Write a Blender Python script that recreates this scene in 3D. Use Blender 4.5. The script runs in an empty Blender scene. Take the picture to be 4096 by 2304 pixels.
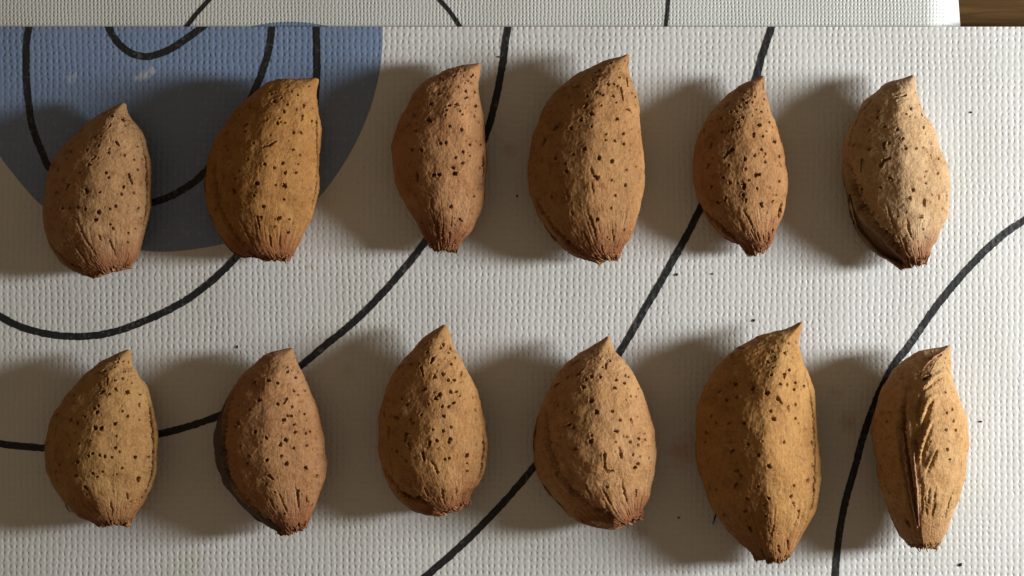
import bpy, math, random
import numpy as np

random.seed(7)
RNG = np.random.default_rng(11)
C = bpy.context.scene.collection

# ---------------------------------------------------------------- camera, world, light
S = 0.184 / 4096.0            # metres covered by one photo pixel on the mat
D = 0.30                      # camera height above the mat
cam_data = bpy.data.cameras.new("camera")
cam_data.sensor_width = 36.0
cam_data.lens = 36.0 * D / 0.184
cam_data.clip_start = 0.01
cam_data.clip_end = 50.0
cam = bpy.data.objects.new("camera", cam_data)
cam.location = (0, 0, D)
C.objects.link(cam)
bpy.context.scene.camera = cam

world = bpy.data.worlds.new("World")
bpy.context.scene.world = world
world.use_nodes = True
bg = world.node_tree.nodes["Background"]
bg.inputs["Color"].default_value = (1.0, 0.74, 0.49, 1)
bg.inputs["Strength"].default_value = 0.165

lamp_data = bpy.data.lights.new("window_light", 'AREA')
lamp_data.shape = 'RECTANGLE'
lamp_data.size = 0.060
lamp_data.size_y = 0.115
lamp_data.energy = 3.05
lamp_data.color = (0.955, 0.985, 1.0)
lamp = bpy.data.objects.new("window_light", lamp_data)
LAMP = (0.092 + 0.29, 0.008, 0.142)
lamp.location = LAMP
dx, dy, dz = -LAMP[0], -LAMP[1], -LAMP[2]
from mathutils import Vector
lamp.rotation_euler = Vector((dx, dy, dz)).to_track_quat('-Z', 'Y').to_euler()
C.objects.link(lamp)

vs = bpy.context.scene.view_settings
bpy.context.scene.display_settings.display_device = 'sRGB'
vs.view_transform = 'Standard'
vs.look = 'None'
vs.exposure = 0.0
vs.gamma = 1.0
vs.use_curve_mapping = False
try:
    bpy.context.scene.cycles.use_denoising = True
except Exception:
    pass

def W(x, y, z=0.0):
    """photo pixel -> point on the plane at height z"""
    k = (D - z) / D
    return ((x - 2048) * S * k, (1152 - y) * S * k, z)

# ---------------------------------------------------------------- helpers
def mesh_obj(name, verts, faces, mat=None, parent=None, smooth=True):
    me = bpy.data.meshes.new(name)
    me.from_pydata([tuple(v) for v in verts], [], faces)
    me.update()
    if smooth:
        me.polygons.foreach_set("use_smooth", [True] * len(me.polygons))
    if mat:
        me.materials.append(mat)
    o = bpy.data.objects.new(name, me)
    C.objects.link(o)
    if parent:
        o.parent = parent
    return o

def grid_obj(name, P, mat, parent, attrs=None, wrap=True, cap0=True, cap1=True, origin=(0, 0, 0)):
    """P: (nt, nu, 3) rings -> quad mesh, closed round u"""
    nt, nu, _ = P.shape
    V = (P - np.array(origin)).reshape(-1, 3)
    i = np.arange(nt - 1)[:, None]
    j = np.arange(nu)[None, :]
    j2 = (j + 1) % nu
    Q = np.stack([i * nu + j, i * nu + j2, (i + 1) * nu + j2, (i + 1) * nu + j], -1).reshape(-1, 4)
    caps = []
    extra = []
    n0 = len(V)
    if cap0:
        extra.append(P[0].mean(0) - np.array(origin))
        c = n0 + len(extra) - 1
        jj = np.arange(nu)
        caps.append(np.stack([np.full(nu, c), (jj + 1) % nu, jj], -1))
    if cap1:
        extra.append(P[-1].mean(0) - np.array(origin))
        c = n0 + len(extra) - 1
        jj = np.arange(nu)
        b = (nt - 1) * nu
        caps.append(np.stack([np.full(nu, c), b + jj, b + (jj + 1) % nu], -1))
    if extra:
        V = np.vstack([V, np.array(extra)])
    T = np.vstack(caps) if caps else np.zeros((0, 3), int)
    me = bpy.data.meshes.new(name)
    me.vertices.add(len(V))
    me.vertices.foreach_set("co", V.astype(np.float32).ravel())
    nl = Q.size + T.size
    me.loops.add(nl)
    me.loops.foreach_set("vertex_index", np.concatenate([Q.ravel(), T.ravel()]).astype(np.int32))
    me.polygons.add(len(Q) + len(T))
    st = np.concatenate([np.arange(len(Q)) * 4, Q.size + np.arange(len(T)) * 3]).astype(np.int32)
    me.polygons.foreach_set("loop_start", st)
    me.polygons.foreach_set("use_smooth", np.ones(len(Q) + len(T), bool))
    me.update(calc_edges=True)
    me.validate()
    if attrs:
        for an, arr in attrs.items():
            a = me.attributes.new(an, 'FLOAT', 'POINT')
            v = np.concatenate([arr.ravel(), np.full(len(extra), 0.0)])
            if cap1 and an == "along":
                v[-1] = 1.0
            a.data.foreach_set("value", v.astype(np.float32))
    me.materials.append(mat)
    o = bpy.data.objects.new(name, me)
    C.objects.link(o)
    o.parent = parent
    return o

def empty(name, loc):
    o = bpy.data.objects.new(name, None)
    o.location = loc
    o.empty_display_size = 0.005
    C.objects.link(o)
    return o

def tag(o, label=None, cat=None, group=None, kind=None):
    if label: o["label"] = label
    if cat: o["category"] = cat
    if group: o["group"] = group
    if kind: o["kind"] = kind

# gradient noise in numpy
_perm = np.random.default_rng(3).permutation(256)
_perm = np.concatenate([_perm, _perm, _perm])
_grad = np.random.default_rng(4).normal(size=(256, 3))
_grad /= np.linalg.norm(_grad, axis=1)[:, None]
def noise3(p):
    p = np.asarray(p, float)
    i = np.floor(p).astype(int)
    f = p - i
    u = f * f * f * (f * (f * 6 - 15) + 10)
    i &= 255
    out = 0
    for dx in (0, 1):
        for dy in (0, 1):
            for dz in (0, 1):
                h = _perm[_perm[_perm[(i[..., 0] + dx) & 255] + ((i[..., 1] + dy) & 255)] + ((i[..., 2] + dz) & 255)]
                g = _grad[h]
                d = f - np.array([dx, dy, dz])
                w = (u[..., 0] if dx else 1 - u[..., 0]) * (u[..., 1] if dy else 1 - u[..., 1]) * (u[..., 2] if dz else 1 - u[..., 2])
                out = out + w * (g * d).sum(-1)
    return out * 1.6
def fbm(p, o=3):
    a, s, r = 1.0, 0.0, 1.0
    for k in range(o):
        s = s + a * noise3(p * r + k * 17.3)
        a *= 0.5; r *= 2.1
    return s
def sstep(x, a, b):
    t = np.clip((x - a) / (b - a), 0, 1)
    return t * t * (3 - 2 * t)
def spline(pts, n):
    """Catmull-Rom through points, resampled at n equal arc lengths"""
    P = np.array(pts, float)
    Q = np.vstack([2 * P[0] - P[1], P, 2 * P[-1] - P[-2]])
    out = []
    for k in range(1, len(Q) - 2):
        t = np.linspace(0, 1, 16, endpoint=False)[:, None]
        p0, p1, p2, p3 = Q[k - 1], Q[k], Q[k + 1], Q[k + 2]
        out.append(0.5 * ((2 * p1) + (-p0 + p2) * t + (2 * p0 - 5 * p1 + 4 * p2 - p3) * t ** 2 + (-p0 + 3 * p1 - 3 * p2 + p3) * t ** 3))
    out.append(P[-1:])
    A = np.vstack(out)
    d = np.concatenate([[0], np.cumsum(np.linalg.norm(np.diff(A, axis=0), axis=1))])
    q = np.linspace(0, d[-1], n) if np.isscalar(n) else np.asarray(n) * d[-1]
    return np.stack([np.interp(q, d, A[:, 0]), np.interp(q, d, A[:, 1])], -1)

# ---------------------------------------------------------------- materials
class NT:
    def __init__(self, name):
        self.m = bpy.data.materials.new(name)
        self.m.use_nodes = True
        self.t = self.m.node_tree
        self.b = self.t.nodes["Principled BSDF"]
    def n(self, typ, **kw):
        x = self.t.nodes.new(typ)
        for k, v in kw.items():
            setattr(x, k, v)
        return x
    def put(self, sock, v):
        if hasattr(v, "links") or isinstance(v, bpy.types.NodeSocket):
            self.t.links.new(v, sock)
        else:
            sock.default_value = v
    def math(self, op, a, b=None, c=None):
        x = self.n('ShaderNodeMath', operation=op)
        for i, v in enumerate((a, b, c)):
            if v is not None:
                self.put(x.inputs[i], v)
        return x.outputs[0]
    def noise(self, vec, scale, detail=3, rough=0.55, dist=0.0):
        x = self.n('ShaderNodeTexNoise')
        self.put(x.inputs['Vector'], vec)
        x.inputs['Scale'].default_value = scale
        x.inputs['Detail'].default_value = detail
        x.inputs['Roughness'].default_value = rough
        x.inputs['Distortion'].default_value = dist
        return x.outputs['Fac']
    def ramp(self, fac, stops):
        x = self.n('ShaderNodeValToRGB')
        self.put(x.inputs[0], fac)
        els = x.color_ramp.elements
        els[0].position, els[0].color = stops[0][0], (*stops[0][1], 1)
        els[1].position, els[1].color = stops[-1][0], (*stops[-1][1], 1)
        for p, c in stops[1:-1]:
            e = els.new(p); e.color = (*c, 1)
        return x.outputs[0]
    def mrange(self, v, a, b, c=0.0, d=1.0):
        x = self.n('ShaderNodeMapRange')
        x.clamp = True
        self.put(x.inputs[0], v)
        for i, q in enumerate((a, b, c, d)):
            x.inputs[i + 1].default_value = q
        return x.outputs[0]
    def mix(self, fac, a, b, mode='MIX'):
        x = self.n('ShaderNodeMix', data_type='RGBA', blend_type=mode)
        self.put(x.inputs[0], fac)
        self.put(x.inputs[6], a if not isinstance(a, tuple) else (*a, 1))
        self.put(x.inputs[7], b if not isinstance(b, tuple) else (*b, 1))
        return x.outputs[2]

def weave_height(nt, px, py, wob=0.14):
    """plain weave of round threads: beads on every other crossing, pits between"""
    geo = nt.n('ShaderNodeNewGeometry')
    sep = nt.n('ShaderNodeSeparateXYZ')
    nt.t.links.new(geo.outputs['Position'], sep.inputs[0])
    pos = geo.outputs['Position']
    M = nt.math
    n1 = nt.noise(pos, 420.0, 2)
    n2 = nt.noise(pos, 260.0, 2, dist=0.4)
    nlow = nt.noise(pos, 30.0, 1)
    u = M('ADD', M('DIVIDE', sep.outputs[0], px), M('MULTIPLY', M('SUBTRACT', n1, 0.5), wob * 5))
    u = M('ADD', u, M('MULTIPLY', nlow, 1.2))
    v = M('ADD', M('DIVIDE', sep.outputs[1], py), M('MULTIPLY', M('SUBTRACT', n2, 0.5), wob * 7))
    v = M('ADD', v, M('MULTIPLY', nlow, 0.8))
    i = M('ROUND', u)
    f = M('SUBTRACT', u, i)
    af = M('ABSOLUTE', f)
    par = M('MULTIPLY', M('COSINE', M('MULTIPLY', i, math.pi)), M('COSINE', M('MULTIPLY', v, math.pi)))
    bamp = nt.mrange(nt.noise(pos, 95.0, 2), 0.33, 0.66, 0.0, 0.19)
    def bead(dist, par):
        w = M('MULTIPLY_ADD', par, bamp, 0.50)
        d = M('DIVIDE', dist, w)
        h = M('SQRT', M('MAXIMUM', M('SUBTRACT', 1.0, M('MULTIPLY', d, d)), 0.0))
        return M('MULTIPLY', h, M('MULTIPLY_ADD', par, 0.10, 0.70))
    h1 = bead(af, par)
    h2 = bead(M('SUBTRACT', 1.0, af), M('MULTIPLY', par, -1.0))
    h = M('SMOOTH_MAX', M('SMOOTH_MAX', h1, h2, 0.12), 0.40, 0.25)
    fv = M('SUBTRACT', v, M('ROUND', v))
    du = M('SUBTRACT', 0.5, af)
    dv = M('SUBTRACT', 0.5, M('ABSOLUTE', fv))
    r2 = M('ADD', M('MULTIPLY', M('MULTIPLY', du, du), 22.0), M('MULTIPLY', M('MULTIPLY', dv, dv), 16.0))
    pit = M('EXPONENT', M('MULTIPLY', r2, -1.0))
    h = M('SUBTRACT', h, M('MULTIPLY', pit, nt.mrange(nt.noise(pos, 160.0, 2), 0.3, 0.7, 0.55, 1.35)))
    h = M('ADD', h, M('MULTIPLY', M('COSINE', M('MULTIPLY', v, 2 * math.pi)), 0.07))
    return h, pos, sep

def mat_vinyl(name, col, px, py, rough=0.42, dist=0.00006, stains=False, spec=0.5, wear=None):
    nt = NT(name)
    h, pos, sep = weave_height(nt, px, py)
    bump = nt.n('ShaderNodeBump')
    bump.inputs['Strength'].default_value = 1.0
    bump.inputs['Distance'].default_value = dist
    nt.put(bump.inputs['Height'], h)
    wave = nt.n('ShaderNodeBump'); wave.inputs['Distance'].default_value = 0.0011
    nt.put(wave.inputs['Height'], nt.noise(pos, 24.0, 2))
    nt.t.links.new(wave.outputs[0], bump.inputs['Normal'])
    nt.t.links.new(bump.outputs[0], nt.b.inputs['Normal'])
    cn = nt.noise(pos, 55.0, 3)
    c = nt.mix(nt.mrange(cn, 0.3, 0.7), tuple(x * 0.93 for x in col[:1]) + (col[1] * 0.95, col[2] * 0.90), col)
    cn2 = nt.noise(pos, 900.0, 2)
    c = nt.mix(nt.mrange(cn2, 0.35, 0.75, 0.0, 0.10), c, tuple(x * 0.72 for x in col))
    if wear:
        wn = nt.math('ADD', nt.noise(pos, 650.0, 3, 0.7), nt.math('MULTIPLY', nt.noise(pos, 60.0, 2), 0.35))
        c = nt.mix(nt.math('MULTIPLY', nt.mrange(wn, 0.70, 0.86, 0.0, wear[0]), nt.mrange(h, 0.3, 0.7)), c, wear[1])
    if stains:
        for (sx, sy, r, sc, amt) in stains:
            wx, wy, _ = W(sx, sy)
            dx = nt.math('SUBTRACT', sep.outputs[0], wx)
            dy = nt.math('SUBTRACT', sep.outputs[1], wy)
            d = nt.math('SQRT', nt.math('ADD', nt.math('MULTIPLY', dx, dx), nt.math('MULTIPLY', dy, dy)))
            d = nt.math('MULTIPLY_ADD', nt.math('SUBTRACT', nt.noise(pos, 700.0, 2), 0.5), r * S * 1.6, d)
            c = nt.mix(nt.mrange(d, 0.0, r * S, amt, 0.0), c, sc)
    nt.put(nt.b.inputs['Base Color'], c)
    nt.b.inputs['Roughness'].default_value = rough
    nt.b.inputs['Specular IOR Level'].default_value = spec
    return nt.m

FX, FY = 24.2 * S, 26.6 * S
BX, BY = 14.6 * S, 15.6 * S
M_front = mat_vinyl("white_vinyl", (0.60, 0.592, 0.58), FX, FY, stains=[
    (1243, 1068, 22, (0.42, 0.33, 0.15), 0.6), (2735, 1805, 85, (0.50, 0.29, 0.26), 0.75),
    (2037, 600, 40, (0.38, 0.26, 0.17), 0.4), (3400, 1690, 55, (0.36, 0.22, 0.14), 0.5),
    (2560, 2130, 40, (0.40, 0.26, 0.2), 0.5), (1390, 1480, 40, (0.46, 0.38, 0.24), 0.35),
    (760, 2240, 70, (0.52, 0.54, 0.42), 0.5), (3340, 1570, 40, (0.42, 0.30, 0.22), 0.35)])
M_back = mat_vinyl("white_vinyl_fine", (0.55, 0.555, 0.53), BX, BY, dist=0.00006)
M_line = mat_vinyl("black_ink", (0.012, 0.012, 0.013), FX, FY, rough=0.55, dist=0.00003, spec=0.35, wear=(0.8, (0.10, 0.10, 0.095)))
M_line_back = mat_vinyl("black_ink_fine", (0.014, 0.014, 0.013), BX, BY, rough=0.55, dist=0.00005, spec=0.35)
M_blue = mat_vinyl("blue_ink", (0.165, 0.228, 0.365), FX, FY, rough=0.45, wear=(0.35, (0.33, 0.36, 0.42)), stains=[
    (578, 300, 26, (0.42, 0.44, 0.47), 0.8), (606, 284, 24, (0.45, 0.47, 0.5), 0.9), (552, 312, 20, (0.4, 0.42, 0.45), 0.7),
    (284, 318, 24, (0.36, 0.38, 0.42), 0.6), (300, 300, 16, (0.36, 0.38, 0.42), 0.5)])
M_blue_back = mat_vinyl("blue_ink_fine", (0.16, 0.23, 0.33), BX, BY, rough=0.45, dist=0.00006)

def mat_wood():
    nt = NT("dark_wood")
    geo = nt.n('ShaderNodeNewGeometry')
    mp = nt.n('ShaderNodeMapping')
    mp.inputs['Scale'].default_value = (1.0, 14.0, 1.0)
    nt.t.links.new(geo.outputs['Position'], mp.inputs[0])
    g = nt.noise(mp.outputs[0], 60.0, 6, 0.62, 0.6)
    c = nt.ramp(g, [(0.3, (0.05, 0.025, 0.007)), (0.55, (0.085, 0.043, 0.012)), (0.75, (0.12, 0.062, 0.017))])
    nt.put(nt.b.inputs['Base Color'], c)
    nt.b.inputs['Roughness'].default_value = 0.6
    nt.b.inputs['Specular IOR Level'].default_value = 0.1
    bump = nt.n('ShaderNodeBump'); bump.inputs['Distance'].default_value = 0.0002
    nt.put(bump.inputs['Height'], g)
    nt.t.links.new(bump.outputs[0], nt.b.inputs['Normal'])
    return nt.m
M_wood = mat_wood()

def mat_shell(name, base, red=0.75, grey=0.0):
    nt = NT(name)
    tc = nt.n('ShaderNodeTexCoord')
    ob = tc.outputs['Object']
    r, g, b = base[0] * 1.0, base[1] * 0.865, base[2] * 0.615
    blot = nt.noise(ob, 170.0, 4, 0.6, 0.5)
    c = nt.mix(nt.mrange(blot, 0.32, 0.68), (r * 0.68, g * 0.55, b * 0.42), (r * 1.10, g * 1.12, b * 1.14))
    dust = nt.noise(ob, 95.0, 3, 0.6, 0.8)
    c = nt.mix(nt.mrange(dust, 0.48, 0.72, 0.0, 0.6), c, (r * 1.05, g * 1.18, b * 1.55))
    fine = nt.noise(ob, 1500.0, 4, 0.7)
    c = nt.mix(nt.mrange(fine, 0.35, 0.75, 0.0, 0.55), c, (r * 1.35, g * 1.42, b * 1.5))
    dirt = nt.noise(ob, 620.0, 3, 0.65)
    c = nt.mix(nt.mrange(dirt, 0.54, 0.72, 0.0, 0.75), c, (r * 0.55, g * 0.42, b * 0.33))
    al = nt.n('ShaderNodeAttribute', attribute_name="along").outputs['Fac']
    lat = nt.n('ShaderNodeAttribute', attribute_name="across").outputs['Fac']
    cmb = nt.n('ShaderNodeCombineXYZ')
    nt.put(cmb.inputs[0], nt.math('MULTIPLY', lat, 26.0))
    nt.put(cmb.inputs[1], nt.math('MULTIPLY', al, 5.0))
    streak = nt.noise(cmb.outputs[0], 1.0, 3, 0.65)
    bf = nt.math('ADD', al, nt.math('MULTIPLY', nt.math('SUBTRACT', streak, 0.5), 0.30))
    c = nt.mix(nt.mrange(nt.noise(ob, 2600.0, 2, 0.6), 0.55, 0.75, 0.0, 0.5), c, (r * 1.5, g * 1.6, b * 1.8))
    c = nt.mix(nt.mrange(bf, 0.78, 0.94, 0.0, red), c, (0.175, 0.056, 0.020))
    sf = nt.mrange(al, 0.55, 0.85)
    c = nt.mix(nt.math('MULTIPLY', sf, nt.mrange(streak, 0.52, 0.7, 0.0, 0.45)), c, (r * 0.5, g * 0.36, b * 0.28))
    flange_shade = nt.n('ShaderNodeAttribute', attribute_name="darkened").outputs['Fac']
    c = nt.mix(nt.math('MULTIPLY', flange_shade, grey), c, (0.085, 0.060, 0.045))  # shade of the left flange painted into the shell colour, strength set by grey
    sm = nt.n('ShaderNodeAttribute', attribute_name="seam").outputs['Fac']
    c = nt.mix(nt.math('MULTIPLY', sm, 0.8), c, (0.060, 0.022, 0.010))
    nt.put(nt.b.inputs['Base Color'], c)
    nt.b.inputs['Roughness'].default_value = 0.78
    nt.b.inputs['Specular IOR Level'].default_value = 0.22
    # grain relief
    b1 = nt.n('ShaderNodeBump'); b1.inputs['Distance'].default_value = 0.00020; b1.inputs['Strength'].default_value = 0.8
    hgt = nt.math('ADD', nt.math('MULTIPLY', nt.noise(ob, 1150.0, 3, 0.6), 0.7), nt.math('MULTIPLY', nt.noise(ob, 420.0, 3, 0.6), 0.6))
    hgt = nt.math('ADD', hgt, nt.math('MULTIPLY', nt.math('MULTIPLY', sf, streak), 0.5))
    cm2 = nt.n('ShaderNodeCombineXYZ')
    nt.put(cm2.inputs[0], nt.math('MULTIPLY', lat, 46.0))
    nt.put(cm2.inputs[1], nt.math('MULTIPLY', al, 48.0))
    scuff = nt.noise(cm2.outputs[0], 1.0, 3, 0.7, 0.6)
    hgt = nt.math('ADD', hgt, nt.math('MULTIPLY', nt.math('MULTIPLY', scuff, nt.mrange(al, 0.25, 0.8, 0.4, 1.0)), 0.8))
    hgt = nt.math('ADD', hgt, nt.math('MULTIPLY', nt.noise(ob, 2900.0, 2, 0.6), 0.55))
    nt.put(b1.inputs['Height'], hgt)
    nt.t.links.new(b1.outputs[0], nt.b.inputs['Normal'])
    return nt.m

def mat_plain(name, col, var=0.5, rough=0.85, scale=900.0):
    nt = NT(name)
    tc = nt.n('ShaderNodeTexCoord')
    f = nt.noise(tc.outputs['Object'], scale, 4, 0.65)
    c = nt.mix(nt.mrange(f, 0.3, 0.7), tuple(x * (1 - var) for x in col), tuple(x * (1 + var) for x in col))
    nt.put(nt.b.inputs['Base Color'], c)
    nt.b.inputs['Roughness'].default_value = rough
    nt.b.inputs['Specular IOR Level'].default_value = 0.2
    b1 = nt.n('ShaderNodeBump'); b1.inputs['Distance'].default_value = 0.00025
    nt.put(b1.inputs['Height'], f)
    nt.t.links.new(b1.outputs[0], nt.b.inputs['Normal'])
    return nt.m
M_scar = mat_plain("stem_scar_brown", (0.17, 0.075, 0.034), 0.65)
M_fibre = mat_plain("straw_fibre", (0.30, 0.15, 0.065), 0.45)
M_strip = mat_plain("seam_strip_brown", (0.34, 0.19, 0.125), 0.4)
M_crumb = mat_plain("dark_crumb", (0.03, 0.022, 0.015), 0.4)

# ---------------------------------------------------------------- table and placemats
Z_BACK = -0.0011     # top of the placemat underneath
Z_TABLE = -0.0075
tx = 0.6
table = mesh_obj("table_top", [(-tx, -tx, Z_TABLE), (tx, -tx, Z_TABLE), (tx, tx, Z_TABLE), (-tx, tx, Z_TABLE)], [(0, 1, 2, 3)], M_wood)
tag(table, "dark brown wooden table top under the placemats", None, None, "structure")

def sheet(name, xs, ys, zfun, thick, mat, parent):
    """a thick sheet on a grid of x and y positions, height zfun(x, y)"""
    nx, ny = len(xs), len(ys)
    V, F = [], []
    for k in (0, 1):
        for y in ys:
            for x in xs:
                V.append((x, y, zfun(x, y) - k * thick))
    id_ = lambda k, j, i: k * nx * ny + j * nx + i
    for j in range(ny - 1):
        for i in range(nx - 1):
            F.append((id_(0, j, i), id_(0, j, i + 1), id_(0, j + 1, i + 1), id_(0, j + 1, i)))
            F.append((id_(1, j, i), id_(1, j + 1, i), id_(1, j + 1, i + 1), id_(1, j, i + 1)))
    for i in range(nx - 1):
        F.append((id_(0, 0, i), id_(1, 0, i), id_(1, 0, i + 1), id_(0, 0, i + 1)))
        F.append((id_(0, ny - 1, i), id_(0, ny - 1, i + 1), id_(1, ny - 1, i + 1), id_(1, ny - 1, i)))
    for j in range(ny - 1):
        F.append((id_(0, j, 0), id_(0, j + 1, 0), id_(1, j + 1, 0), id_(1, j, 0)))
        F.append((id_(0, j, nx - 1), id_(1, j, nx - 1), id_(1, j + 1, nx - 1), id_(0, j + 1, nx - 1)))
    return mesh_obj(name, V, F, mat, parent, smooth=False)

front = empty("placemat", (0, 0, 0))
tag(front, "white woven placemat under the almonds with black curves and a blue disc", "placemat", "placemats")
y_edge = (1152 - 107) * S
sheet("mat_sheet", [-0.115, 0.128], [-0.075, y_edge], lambda x, y: 0.0, 0.0009, M_front, front)

back = empty("placemat", (0, 0.06, Z_BACK))
tag(back, "brighter finely woven placemat strip along the top edge, under the other placemat", "placemat", "placemats")
XR = (3868 - 2048) * S * (D - Z_BACK) / D
# right rim bends down over the table, facing the window
def back_z(x, y):
    c = max(0.0, x - (XR - 0.0075)) / 0.0075
    return Z_BACK - 0.0042 * c * c
xs = [-0.16] + list(np.linspace(XR - 0.0075, XR, 24))
bs = sheet("mat_sheet", [x for x in xs], [0.02, 0.045, 0.062], lambda x, y: back_z(x, y), 0.0009, M_back, back)
for v in bs.data.vertices:      # rim leans a little, as in the photograph
    if v.co.x > XR - 0.004:
        v.co.x -= (v.co.y - (1152 - 107) * S) * 0.075
bs.location = (0, -0.06, -Z_BACK)

def ribbon(name, pts, width, z, mat, parent, n=160, jag=1.6, clip=None):
    P = spline(pts, n)
    T = np.gradient(P, axis=0)
    T /= np.linalg.norm(T, axis=1)[:, None]
    N = np.stack([-T[:, 1], T[:, 0]], -1)
    V, F = [], []
    for k in range(n):
        for sgn in (-1, 1):
            w = width / 2 + RNG.normal() * jag * 0.5
            q = P[k] + N[k] * sgn * w
            if clip is not None:
                q[1] = max(q[1], clip)
            V.append(W(q[0], q[1], 0)[:2] + (z,))
    for k in range(n - 1):
        F.append((2 * k, 2 * k + 1, 2 * k + 3, 2 * k + 2))
    o = mesh_obj(name, V, F, mat, parent, smooth=False)
    # normals up
    me = o.data
    if me.polygons[0].normal.z < 0:
        me.flip_normals()
    return o

E = 107.3
LW = 28.5
LINES = [
 [(118, 90), (107, 170), (105, 249), (107, 328), (115, 408), (125, 487), (143, 547), (171, 615), (195, 666), (270, 752), (380, 812), (500, 830), (606, 812), (715, 768), (819, 688), (930, 530), (1017, 366), (1062, 250), (1081, 170), (1089, 90)],
 [(428, 90), (449, 138), (477, 175), (517, 209), (556, 223), (596, 226), (644, 213), (696, 189), (747, 154), (803, 114), (830, 92)],
 [(1264, 90), (1267, 200), (1267, 310), (1250, 480), (1190, 690), (1080, 880), (938, 1037), (874, 1100), (815, 1150), (735, 1207), (636, 1259), (556, 1293), (477, 1322), (397, 1340), (318, 1346), (238, 1342), (159, 1329), (79, 1305), (0, 1265), (-100, 1200)],
 [(2035, 90), (2020, 183), (2009, 266), (1993, 349), (1975, 432), (1952, 514), (1900, 650), (1815, 810), (1700, 968), (1640, 1047), (1541, 1162), (1422, 1282), (1302, 1381), (1207, 1460), (1090, 1542), (980, 1610), (870, 1665), (788, 1695), (708, 1719), (629, 1738), (500, 1767), (400, 1783), (300, 1791), (179, 1791), (83, 1785), (0, 1775), (-100, 1758)],
 [(3092, 90), (3069, 163), (3047, 228), (3028, 299), (2985, 430), (2900, 630), (2800, 836), (2742, 951), (2694, 1038), (2638, 1138), (2579, 1237), (2519, 1344), (2450, 1455), (2360, 1590), (2250, 1730), (2137, 1867), (2057, 1962), (1958, 2070), (1838, 2189), (1711, 2300), (1600, 2390)],
 [(4250, 800), (4096, 883), (3986, 962), (3867, 1080), (3748, 1223), (3640, 1378), (3578, 1458), (3514, 1578), (3456, 1735), (3418, 1876), (3379, 2016), (3354, 2157), (3341, 2304), (3336, 2400)],
]
Z_INK = 0.00006
for ln in LINES:
    ribbon("printed_line", ln, LW, Z_INK, M_line, front, n=260, clip=E)

disc_pts = [(1531, 100), (1529, 200), (1512, 318), (1482, 430), (1435, 545), (1372, 660), (1285, 779), (1180, 870), (1050, 932), (906, 973), (775, 997), (656, 1007), (556, 999), (400, 955), (270, 893), (167, 822), (99, 751), (0, 624), (-80, 480), (-130, 300), (-150, 100)]
P = spline(disc_pts, 200)
P[:, 1] = np.maximum(P[:, 1], E)
V = [W(500, E)[:2] + (0.00003,)] + [W(x, y)[:2] + (0.00003,) for x, y in P]
F = [(0, k + 1, k) for k in range(1, len(P))]
o = mesh_obj("printed_disc", V, F, M_blue, front, smooth=False)
if o.data.polygons[50].normal.z < 0: o.data.flip_normals()
o["label"] = "blue printed disc"

kb = (D - Z_BACK) / D
def back_pts(pts):
    return [(2048 + (x - 2048) * kb, 1152 + (y - 1152) * kb) for x, y in pts]
for pts, w in (([(930, -110), (885, -52), (837, 0), (788, 54), (747, 106), (700, 160)], 18), ([(1660, -100), (1712, -48), (1759, 0), (1802, 49), (1840, 106), (1870, 160)], 17), ([(2685, -110), (2680, -52), (2674, 0), (2669, 54), (2664, 106), (2658, 170)], 15)):
    r_ = ribbon("printed_line", back_pts(pts), w, 0, M_line_back, back, n=60, jag=1.0)
    r_.location = (0, -0.06, 0.00006)
A = [(1161 + 640 * math.sin(a), 87 + 640 - 640 * math.cos(a)) for a in np.linspace(-0.42, 0.42, 50)]
A = back_pts(A)
V = [W(1161, 240)[:2] + (0.00004,)] + [W(x, y)[:2] + (0.00004,) for x, y in A]
o = mesh_obj("printed_disc", V, [(0, k + 1, k) for k in range(1, len(A))], M_blue_back, back, smooth=False)
if o.data.polygons[20].normal.z < 0: o.data.flip_normals()
o.location = (0, -0.06, 0)

# ---------------------------------------------------------------- almonds
# outlines, pits, cracks and seams are measured on the photograph; (ox, oy, scale) places each set of measurements
ALM = []
def almond(**k): ALM.append(k)

almond(o=(100, 350, .552), col=(.290, .180, .105), label="dull tan almond at the blue disc's lower left, leftmost of the top row",
 L=[(715,103),(690,112),(640,140),(580,172),(520,203),(450,262),(390,320),(335,372),(280,440),(225,530),(190,600),(165,690),(150,780),(138,870),(135,960),(145,1040),(165,1110),(200,1180),(250,1250),(310,1310),(380,1345),(440,1362),(500,1366)],
 R=[(715,103),(728,120),(735,160),(755,205),(790,255),(825,305),(855,355),(880,410),(900,480),(912,550),(917,640),(918,720),(915,800),(908,880),(895,960),(870,1040),(845,1110),(815,1180),(790,1240),(745,1300)],
 pits=[(630,205,1),(710,238,1),(612,275,622,262),(550,352),(512,355),(658,397,678,420),(532,425),(450,452),(335,465),(300,515),(242,597),(605,472),(505,500,485,520),(462,560),(722,490),(815,430),(790,522),(855,520),(818,597),(752,630,762,665),(765,670,775,700),(590,622),(602,652),(393,618),(310,700,295,740),(440,740,447,765,1),(537,760),(715,715,712,735),(697,768),(787,765),(845,688),(225,760),(380,867),(437,883),(325,877),(273,873),(535,908,1),(512,960),(615,880),(655,862),(617,993),(640,1025),(820,880),(835,950),(800,1022),(750,1055),(742,1125),(860,1030)],
 cracks=[[(375,945),(400,1020),(430,1090),(480,1160),(520,1240)],[(530,1070),(552,1115)],[(350,1130),(400,1200),(450,1262)],[(600,1080),(640,1180),(670,1240)]],
 seam=[(835,320),(870,430),(893,550),(899,700),(897,850),(872,1000),(840,1090)], flange=[(165,1090),(215,1180),(300,1260),(420,1330)], drop=8)

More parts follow.
